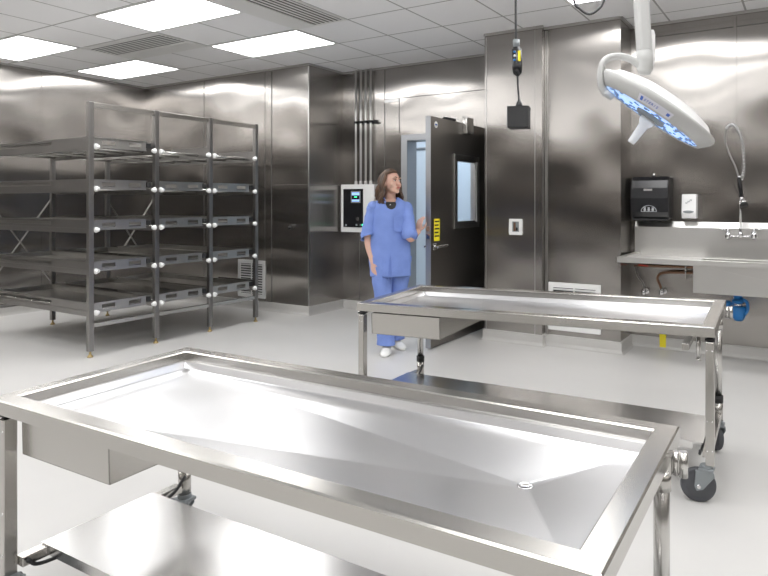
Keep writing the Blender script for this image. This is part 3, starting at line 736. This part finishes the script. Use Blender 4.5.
m = MB(); m.cyl((q.x, Yd, q.z-.09), (q.x, Yd, q.z-.005), .022); m.build('side_tube', 'chrome', dv)

# ------------------------------------------------------------------ hanging box and cable
Wp = 3.5
pc = atw(517.5, 60, Wp); pb = atw(519, 118, Wp)
hb = thing('pendant_control', 'black pendant box hanging on a cable with an inline yellow labelled controller', 'pendant control', (pc.x, pc.y, ZC))
top_ = [Vector((pc.x-.01, pc.y, ZC-.002)), Vector((pc.x-.012, pc.y, ZC-.3)), atw(515.8, 15, Wp), atw(516, 44, Wp)]
MB().tube(curve(top_), .0065, 10).build('cable', 'cable', hb)
MB().tube(curve([atw(517.5, 74, Wp), atw(518, 88, Wp), atw(519.3, 104, Wp)]), .0055, 10).build('cable', 'cable', hb)
a0, a1 = atw(516.3, 42, Wp), atw(517.5, 76, Wp)
m = MB(); m.tube([a0, a0.lerp(a1, .18), a0.lerp(a1, .22), a0.lerp(a1, .75), a0.lerp(a1, .92), a1], [.018, .019, .028, .029, .024, .010], 16); ctl = m.build('inline_controller', 'black', hb)
tl = -_F*.028; rt = _R
def plaque(c, wd, ht, m, nm, par, lab=None, off=.003):
    q = MB(); q.bar(c-_U*ht/2, c+_U*ht/2, off, wd, up=_R); o = q.build(nm, m, par)
    if lab: o['label'] = lab
    return o
plaque(atw(518.6, 57, Wp)+tl+_R*0, .014, .058, 'yellow', 'warning_label', ctl)
for yy, mm in ((53, 'blue'), (57, 'white'), (61, 'blue')):
    q = atw(513.9, yy, Wp)+tl
    MB().ell(q, (.007, .007, .007), nu=10, nv=6).build('button', mm, ctl)
MB().tube([a0+_U*.012, a0-_U*.03], .0195, 14).build('strain_relief', 'grey', ctl)
fwd_ = Vector((.2, -1, 0)).normalized()
bq = MB(lambda p: pb + Matrix.Rotation(YAW-.25, 3, 'Z') @ p); bq.cbox((0, 0, 0), (.115, .115, .115)); bq.cbox((0, 0, .056), (.121, .121, .008))
bo = bq.build('box', 'blackmatt', hb, .003)
bq = MB(lambda p: pb + Matrix.Rotation(YAW-.25, 3, 'Z') @ p); bq.cbox((-.0585, 0, -.002), (.003, .10, .095)); bq.build('side_plate', 'grey', hb)
MB().tube([pb+_U*.058, pb+_U*.075, pb+_U*.095], [.018, .018, .012], 16).build('cable_gland', 'black', hb)
# loose cable loop from the ceiling
Wl = 3.6
lp = [atw(572, -175+0, Wl)]
lp = [Vector((atw(571, 0, Wl).x, atw(571, 0, Wl).y, ZC-.002)), atw(571, -40, Wl), atw(574, 0, Wl), atw(580, 9, Wl), atw(589, 14, Wl), atw(598, 9.5, Wl), atw(604, 0, Wl), atw(612, -30, Wl)]
e_ = atw(618, -60, Wl); lp += [Vector((e_.x, e_.y, ZC-.002))]
tag(MB().tube(curve(lp), .007, 10).build('cable_loop', 'cable'), 'black cable drooping in a loop from the ceiling left of the surgical light', 'cable')

# ------------------------------------------------------------------ surgical light
Wz = 2.8
lc = atw(654.5, 111, Wz)
nrm = (_R*.56 + _U*.81 - _F*.19).normalized()
sl = thing('surgical_light', 'white round surgical light on a ceiling arm, tilted, glowing pale blue', 'surgical light', (atw(641, 0, Wz).x, atw(641, 0, Wz).y, ZC))
side = nrm.cross(_F).normalized()                    # long axis across the picture
hd = MB(); hd.lathe([(.236, .002), (.240, -.002), (.250, 0), (.284, .036), (.289, .050), (.284, .060), (.262, .064)], lc-nrm*.03, nrm, 64); head = hd.build('lamp_head', 'lamp_body', sl)
MB().lathe([(.270, .061), (.262, .064), (.235, .088), (.17, .108), (.08, .118), (0, .120)], lc-nrm*.03, nrm, 64).build('top_cover', 'paint', head)
# lens: lit crescents either side of a grey centre housing
MB().lathe([(0, .004), (.236, .004)], lc-nrm*.03, nrm, 64).build('lens', 'led', head)
m = MB(); rr = random.Random(3)
for q in range(90):
    a_ = rr.random()*2*pi; r_ = .07+.16*math.sqrt(rr.random()); r_ = min(r_, .222)
    sd_ = nrm.cross(side)
    m.lathe([(0, -.002), (.008, -.001), (.010, .003)], lc-nrm*.031+side*cos(a_)*r_+sd_*sin(a_)*r_, nrm, 8)
M['ledcell'] = mat('lens_cell', (.25, .35, .5), .15, Transmission_Weight=.3)
o = m.build('led_cells', 'ledcell', head); o['kind'] = 'stuff'
MB().lathe([(0, -.014), (.058, -.014), (.070, -.004), (.070, .004)], lc-nrm*.03, nrm, 40).build('centre_housing', 'grey', head)
MB().lathe([(0, -.142), (.015, -.142), (.017, -.135), (.022, -.05), (.034, -.035), (.036, -.014), (0, -.014)], lc-nrm*.03, nrm, 28).build('sterile_handle', 'white', head)
# maker's label on the bevelled band facing the room
bd = (-_F*1 + nrm*(_F.dot(nrm))).normalized()
bl_ = (side if side.dot(_R) > 0 else -side)
up_ = (bd*.034+nrm*.036).normalized()                 # up the bevel
cen = lc-nrm*.03 + bd*.2685 + nrm*.019 - bl_*.055
ptsl = []
nrm_out = bl_.cross(up_)
if nrm_out.dot(-_F) < 0: nrm_out = -nrm_out
q = MB()
def onband(s, v):                                     # s along the band, v up the bevel 0..1
    a_ = s/.268; R_ = .2505+.0335*v; return lc-nrm*.03+nrm*(.036*v)+(bd*cos(a_)+bl_*sin(a_))*R_ + nrm_out*.0012
vs = [onband(-.14+.16*i/12, v) for i in range(13) for v in (.15, .85)]
q.add(vs, [(2*i, 2*i+1, 2*i+3, 2*i+2) for i in range(12)]); M['labelpl'] = mat('label_plate', (.62, .62, .68), .4)
lbo = q.build('maker_label', 'labelpl', head, fix=False)
for i_, ch in enumerate('STERIS'):
    s_ = -.108+.0115*i_; a_ = s_/.268
    p = onband(s_, .5)+nrm_out*.0012; tn = (bl_*cos(a_)-bd*sin(a_))
    text('letter', ch, .017, p, tn, up_, 'bluelabel', lbo)
vs = [onband(-.130+.012*i, v)+nrm_out*.001 for i in range(2) for v in (.3, .7)]
MB().add(vs, [(0, 1, 3, 2)]).build('logo_mark', 'bluelabel', lbo, fix=False)
vs = [onband(-.004+.014*i, v)+nrm_out*.001 for i in range(2) for v in (.35, .65)]
MB().add(vs, [(0, 1, 3, 2)]).build('logo_mark', 'bluelabel', lbo, fix=False)
# yoke and arm
yk = [atw(x, y, Wz) for x, y in ((606, 95), (601.5, 86), (600.5, 74), (603, 63), (610, 57.5), (621, 56.5), (632, 60), (641, 67))]
MB().tube(curve(yk, 6), .0155, 16).build('yoke', 'lamp_body', sl)
MB().tube([yk[0]+_U*.012-_R*.006, yk[0]-_U*.012+_R*.03], .017, 16).build('yoke_joint', 'lamp_body', sl)
j0, j1, j2 = atw(645, 70, Wz), atw(644.5, 51, Wz), atw(641, -2, Wz)
jm = MB(); jm.tube([j0-_U*.02, j0, j0.lerp(j1, .6), j1], [.022, .034, .036, .036], 20); jm.build('lower_joint', 'lamp_body', sl)
jm = MB(); jm.bar(j1-_U*.012, j2, .062, .062, up=_F); top2 = Vector((j2.x, j2.y, ZC)); jm.bar(j2, top2-_U*.05, .075, .07, up=_F); jm.build('drop_arm', 'lamp_body', sl, .016)
jm = MB(); q_ = atw(651, 46, Wz); jm.tube([q_-_U*.085, q_-_U*.06, q_+_U*.05, q_+_U*.07], [.012, .018, .018, .012], 14); jm.build('arm_side_cover', 'paint', sl)
jm = MB(); jm.lathe([(0, -.06), (.09, -.06), (.11, -.04), (.11, -.002), (0, -.002)], top2, n=32); jm.build('ceiling_flange', 'lamp_body', sl)

# ------------------------------------------------------------------ person
P0 = Vector((-3.19, 4.52, 0)); PR = .532 + .082
per = thing('person', 'person in blue scrubs with shoulder-length brown hair, one hand on the open door', 'person', P0, rotz=PR)
# everything below in the figure's own frame: x to picture right, -y towards the camera
def remesh(o, vox, smooth=2):
    r = o.modifiers.new('remesh', 'REMESH'); r.mode = 'VOXEL'; r.voxel_size = vox; r.use_smooth_shade = True
    s = o.modifiers.new('smooth', 'SMOOTH'); s.factor = .5; s.iterations = smooth
def limb(m, pts, rs, n=14): 
    c = curve(pts, 6); k = len(c)-1; R = []
    for i in range(len(c)):
        t = i/k*(len(rs)-1); a = min(int(t), len(rs)-2); f_ = t-a; R.append(rs[a]*(1-f_)+rs[a+1]*f_)
    m.tube(c, R, n); m.ell(c[0], (R[0],)*3, nu=12, nv=8); m.ell(c[-1], (R[-1],)*3, nu=12, nv=8)
HA = radians(43)                                     # head turned to the picture right
HM = Matrix.Rotation(HA, 3, 'Z') @ Matrix.Rotation(radians(-3), 3, 'X')
HC = Vector((.010, -.015, 1.492))
hp_ = lambda x, y, z: HC + HM @ Vector((x, y, z))    # face looks along local -y
bm_ = MB()
# skull and face
def headsurf(nu=40, nv=30):
    vs = []
    for j in range(nv+1):
        ph = pi*j/nv
        for i in range(nu):
            th = 2*pi*i/nu
            x = sin(ph)*cos(th); y = sin(ph)*sin(th); z = cos(ph)
            X = .070*x; Y = .088*y+.006; Z = .108*z
            if z < 0:
                k_ = -z
                X *= 1-.26*k_**1.6
                if y < 0: Y = Y*(1-.06*k_)-.004*k_
                else: Y *= 1-.30*k_
            if y < -.3 and z > .1: Y *= .97
            vs.append(hp_(X, Y, Z))
    return vs, [(j*nu+i, (j+1)*nu+i, (j+1)*nu+(i+1) % nu, j*nu+(i+1) % nu) for j in range(nv) for i in range(nu)]
bm_.add(*headsurf(), True)
bm_.ell(hp_(0, -.066, -.088), (.026, .018, .016), HM)                    # chin
bm_.tube([hp_(0, -.080, .012), hp_(0, -.088, -.012), hp_(0, -.095, -.028)], [.007, .009, .010], 10); bm_.ell(hp_(0, -.094, -.029), (.013, .010, .009), HM)
bm_.ell(hp_(0, -.030, -.060), (.050, .050, .044), HM)
for s in (-1, 1):
    bm_.ell(hp_(s*.037, -.058, -.028), (.022, .020, .022), HM)           # cheek
    bm_.ell(hp_(s*.030, -.076, .030), (.022, .010, .007), HM)            # brow ridge
    bm_.ell(hp_(s*.071, .012, -.008), (.008, .018, .030), HM)            # ear
bm_.ell(hp_(0, -.083, -.055), (.019, .010, .009), HM)
# neck and torso
bm_.tube([HC+Vector((-.004, .03, -.04)), Vector((.0, .015, 1.385)), Vector((0, .02, 1.33)), Vector((0, .02, 1.29))], [.052, .048, .052, .075], 20)
def ringed(m, rings, n=28, fold=None):
    vs = []
    for (z, cx_, cy_, rx, ry) in rings:
        for i in range(n):
            t = 2*pi*i/n; k_ = fold(t, z) if fold else 1
            vs.append((cx_+rx*cos(t)*k_, cy_+ry*sin(t)*k_, z))
    r = len(rings); m.add(vs, [(j*n+i, j*n+(i+1) % n, (j+1)*n+(i+1) % n, (j+1)*n+i) for j in range(r-1) for i in range(n)]+[list(range(n))[::-1], [(r-1)*n+i for i in range(n)]], True)
ringed(bm_, [(.76, 0, 0, .13, .09), (.84, 0, 0, .15, .10), (.98, 0, 0, .115, .085), (1.12, 0, 0, .13, .09), (1.24, 0, 0, .15, .095), (1.30, 0, .01, .13, .075), (1.335, 0, .015, .07, .055)])
sL, eL, wL = Vector((-.150, .0, 1.275)), Vector((-.195, .01, 1.00)), Vector((-.150, -.05, .795))
sR, eR, wR = Vector((.142, .0, 1.27)), Vector((.165, -.105, 1.01)), Vector((.250, .035, 1.055))
limb(bm_, [sL, eL, wL], [.046, .042, .034, .030, .023]); limb(bm_, [sR, eR, wR], [.046, .042, .034, .030, .023])
legsP = {-1: [(-.085, 0, .82), (-.062, -.01, .47), (-.030, -.02, .10)], 1: [(.085, .02, .82), (.070, .10, .47), (.052, .20, .10)]}
for s in (-1, 1): limb(bm_, [Vector(p) for p in legsP[s]], [.085, .068, .052, .045, .036])
def hand(m, w0, dr, palm_n, curl, thumb_side, L_=.175):
    """palm plus four bent fingers of unequal length and a thumb leaving the side of the palm"""
    d = dr.normalized(); n_ = (palm_n - d*palm_n.dot(d)).normalized(); s = d.cross(n_).normalized()*thumb_side
    pl = L_*.52
    Rm = Matrix((s, d, n_)).transposed()
    m.ell(w0+d*pl*.52, (.040, pl*.58, .016), Rm); m.ell(w0+d*pl*.12, (.026, .03, .019), Rm)
    for k_, (off, ln) in enumerate(((.029, .072), (.0105, .080), (-.0085, .075), (-.0265, .058))):
        b_ = w0 + d*(pl*.93-abs(off)*.15) + s*off; p_ = [b_-d*.02, b_]; dd = d.copy(); ax_ = s*1.
        for seg, fr_ in ((0, .45), (1, .30), (2, .25)):
            rot = Matrix.Rotation(curl[seg], 3, d.cross(n_).normalized())
            dd = rot @ dd; p_.append(p_[-1]+dd*ln*fr_)
        m.tube(p_, [.0085, .0088, .0082, .0075, .006], 10); m.ell(p_[-1], (.0062,)*3, nu=8, nv=6)
    tb = w0 + d*pl*.22 + s*.026
    t1 = tb + (d*.55+s*.65+n_*.35).normalized()*.035; t2 = t1 + (d*.85+s*.25+n_*.35).normalized()*.028; t3 = t2+(d*.95+n_*.3).normalized()*.02
    m.tube([tb-s*.012, tb, t1, t2, t3], [.012, .012, .0105, .009, .0065], 10); m.ell(t3, (.0068,)*3, nu=8, nv=6)
hand(bm_, wL, Vector((.10, -.10, -1)), Vector((.75, .5, 0)), (.30, .40, .30), 1 if True else -1)
hand(bm_, wR, Vector((.12, .12, 1)), Vector((.75, .65, 0)), (.25, .40, .30), -1, .155)
body = bm_.build('body', 'skin', per, local=True, fix=False); remesh(body, .0052, 2)
# face details
for s in (-1, 1):
    MB().ell(hp_(s*.029, -.0765, .008), (.0125, .006, .0062), HM, 12, 8).build('eye', 'eyewhite', per, local=True)
    MB().ell(hp_(s*.029, -.0815, .008), (.0062, .003, .0058), HM, 12, 8).build('iris', 'eye', per, local=True)
    MB().tube([hp_(s*.012, -.0865, .016), hp_(s*.028, -.0835, .0185), hp_(s*.043, -.073, .014)], [.0015, .0022, .0012], 6).build('eyelid', 'brow', per, local=True)
    MB().tube([hp_(s*.012, -.0885, .032), hp_(s*.028, -.0875, .038), hp_(s*.047, -.073, .033)], [.0028, .0034, .0015], 8).build('eyebrow', 'brow', per, local=True)
m = MB(); m.ell(hp_(0, -.0925, -.051), (.019, .005, .0042), HM, 16, 8); m.ell(hp_(0, -.091, -.058), (.016, .006, .005), HM, 16, 8); m.build('lips', 'lip', per, local=True)
# hair: cap plus wavy locks
hm = MB(); rr = random.Random(11)
nu, nv = 36, 20; vs = []
for j in range(nv+1):
    ph = pi*.60*j/nv
    for i in range(nu):
        th = 2*pi*i/nu; x = sin(ph)*cos(th); y = sin(ph)*sin(th); z = cos(ph)
        front = max(0, -y)
        zz = z if not (y < -.15) else max(z, .62-.2*(1-front))
        k_ = 1+.03*sin(th*9+z*6)
        if y < -.15 and z < .62: y = y*.72
        vs.append(hp_(.083*x*k_, .098*y*k_+.012, .116*zz+.006))
hm.add(vs, [(j*nu+i, (j+1)*nu+i, (j+1)*nu+(i+1) % nu, j*nu+(i+1) % nu) for j in range(nv) for i in range(nu)], True)
for q in range(100):
    th = rr.uniform(-.07*pi, 1.07*pi)                 # all round except the face
    cs, sn = cos(th), sin(th)
    sidew = abs(cs)
    top0 = Vector((.045*cs, .05*sn+.01, .098)); p_ = []
    end = rr.uniform(-.195, -.155)
    amp = rr.uniform(.014, .026); ph0 = th*4+rr.uniform(-.5, .5); n_ = 12
    for i in range(n_):
        t = i/(n_-1); z = .098+(end-.098)*t
        bulge = .072+.050*t**1.1+.008*sin(t*pi)
        rx = bulge*(.95+.0*t); ry = (.088+.03*t)
        kk = min(1, .55+t*2.2)
        x = rx*cs*kk; y = ry*sn*kk+.012
        if t > .82: x *= 1-(t-.82)*1.1; y *= 1-(t-.82)*1.0
        x += amp*t*sin(ph0+t*13)*abs(sn)+amp*t*.9*cos(ph0+t*14)*cs; y += amp*t*cos(ph0+t*13)
        p_.append(hp_(x, y, z))
    r0 = rr.uniform(.011, .016)
    hm.tube(p_, [r0*.5]+[r0]*(n_-4)+[r0*.9, r0*.7, r0*.3], 7)
ho = hm.build('hair', 'hair', per, local=True, fix=False)
# tunic
def tunic():
    m = MB(); n = 48
    R_ = [(.665, .178, .118), (.75, .180, .122), (.88, .178, .118), (1.00, .172, .113), (1.12, .170, .112), (1.20, .172, .112), (1.26, .172, .105), (1.30, .158, .092), (1.325, .125, .078), (1.345, .088, .066), (1.36, .070, .060)]
    vs = []
    for j, (z, rx, ry) in enumerate(R_):
        for i in range(n):
            t = 2*pi*i/n; f_ = max(0, 1-(z-.66)/.55)
            k_ = 1+.045*f_*sin(5*t+1.0+z*3)+.02*f_*sin(11*t+z*9)+.010*sin(7*t+z*25)
            x = .003+rx*cos(t)*k_; y = .005+ry*sin(t)*k_; zz = z
            if z > 1.20:                              # V-neck dips in front
                fr_ = max(0, -sin(t)); v = max(0, 1-abs(cos(t)-.05)/.80)*(fr_ > 0)
                lim = 1.36-.115*v*min(1, fr_*1.5)
                if zz > lim:
                    zz = lim; 
            vs.append((x, y, zz))
    r = len(R_); m.add(vs, [(j*n+i, j*n+(i+1) % n, (j+1)*n+(i+1) % n, (j+1)*n+i) for j in range(r-1) for i in range(n)], True)
    return m
tm = tunic(); to = tm.build('tunic', 'scrubs', per, local=True, fix=False)
sdm = to.modifiers.new('thick', 'SOLIDIFY'); sdm.thickness = .006; sdm.offset = -1
ssm = to.modifiers.new('sub', 'SUBSURF'); ssm.levels = 1; ssm.render_levels = 1
def sleeve(a, b, c, s):
    m = MB(); pts = curve([a, a.lerp(b, .5), b, b.lerp(c, .12)], 5); k_ = len(pts)
    rs = [.055+.017*(i/(k_-1))+.003*sin(i*1.9) for i in range(k_)]
    m.tube(pts, rs, 20, caps=False); m.ell(pts[0], (.055, .062, .052))
    o = m.build('sleeve', 'scrubs', per, local=True, fix=False); q = o.modifiers.new('thick', 'SOLIDIFY'); q.thickness = .005; q.offset = -1
sleeve(sL+Vector((.005, 0, .0)), sL.lerp(eL, .86), wL, -1); sleeve(sR, sR.lerp(eR, .86), wR, 1)
# pocket, undershirt, pendant
MB().prism([(.03, -.119, 1.19), (.115, -.098, 1.19), (.115, -.100, 1.07), (.075, -.112, 1.055), (.035, -.121, 1.07)], (0, -.003, 0)).build('pocket', 'scrubs', per, local=True)
m = MB(); m.tube([(-.0, .01, 1.22), (0, .012, 1.30), (0, .014, 1.322)], [.10, .096, .088], 28)
um = MB(); ringed(um, [(1.20, 0, 0, .140, .100), (1.27, 0, 0, .125, .092), (1.305, 0, .005, .092, .078), (1.318, 0, .01, .078, .068)])
um.build('undershirt', 'blackmatt', per, local=True, fix=False)
MB().ell((.0, -.092, 1.292), (.006, .004, .006), nu=10, nv=6).build('pendant', 'chrome', per, local=True)
# trousers
def leg_t(s):
    P = [Vector(p) for p in legsP[s]]; P = [P[0]+Vector((0, 0, .02)), P[1], Vector((P[2].x, P[2].y, .075))]
    c = curve(P, 8); k_ = len(c)-1; m = MB()
    rs = [(.098*(1-min(1, i/k_*1.6))+.072*min(1, i/k_*1.6)) + .004*sin(i*1.7+s) + (.006 if i > k_*.85 else 0) for i in range(k_+1)]
    n = 22; vs = []
    for i, p in enumerate(c):
        for q in range(n):
            t = 2*pi*q/n; f_ = 1+.06*sin(3*t+i*.35+s)+.03*sin(8*t+i*.8)
            vs.append((p.x+rs[i]*cos(t)*f_, p.y+rs[i]*1.05*sin(t)*f_, p.z))
    m.add(vs, [(i*n+q, i*n+(q+1) % n, (i+1)*n+(q+1) % n, (i+1)*n+q) for i in range(k_) for q in range(n)], True); return m
tr = MB(); 
for s in (-1, 1):
    q = leg_t(s); tr.v += [Vector(v) for v in q.v] if not tr.v else []; 
    if s == -1: tr.f = q.f; tr.sm = q.sm
    else: tr.add(q.v, q.f, True)
ringed(tr, [(.78, 0, .01, .165, .105), (.84, 0, .01, .160, .105), (.90, 0, .01, .15, .10)])
tro = tr.build('trousers', 'scrubs', per, local=True, fix=False)
for s in (-1, 1):
    MB().tube(curve([(s*.004, -.104, .90), (s*.010, -.128, .80), (s*.014, -.125, .70), (s*.012, -.122, .64)]), .0035, 6).build('drawstring', 'bluelabel' if False else 'scrubs', per, local=True)
def shoe(s):
    a = Vector(legsP[s][2]); a.z = 0; ang = radians(-6 if s < 0 else 22); Rz = Matrix.Rotation(ang, 3, 'Z'); f = lambda x, y, z: a + Rz @ Vector((x, y, z))
    m = MB(); n = 20; vs = []
    sec = [(.075, .018, .055, 0), (.065, .034, .062, 0), (.03, .038, .070, 0), (-.02, .040, .074, 0), (-.08, .045, .062, 0), (-.13, .045, .048, 0), (-.165, .034, .036, 0), (-.178, .015, .022, 0)]
    for (y, hw, h_, _) in sec:
        for q in range(n):
            t = 2*pi*q/n; vs.append(f(hw*cos(t), y, max(.002, h_*.5+h_*.5*sin(t)) if sin(t) > -.6 else .002))
    m.add(vs, [(i*n+q, i*n+(q+1) % n, (i+1)*n+(q+1) % n, (i+1)*n+q) for i in range(len(sec)-1) for q in range(n)]+[list(range(n)), [(len(sec)-1)*n+q for q in range(n)][::-1]], True)
    m.build('shoe', 'shoe', per, local=True)
shoe(-1); shoe(1)
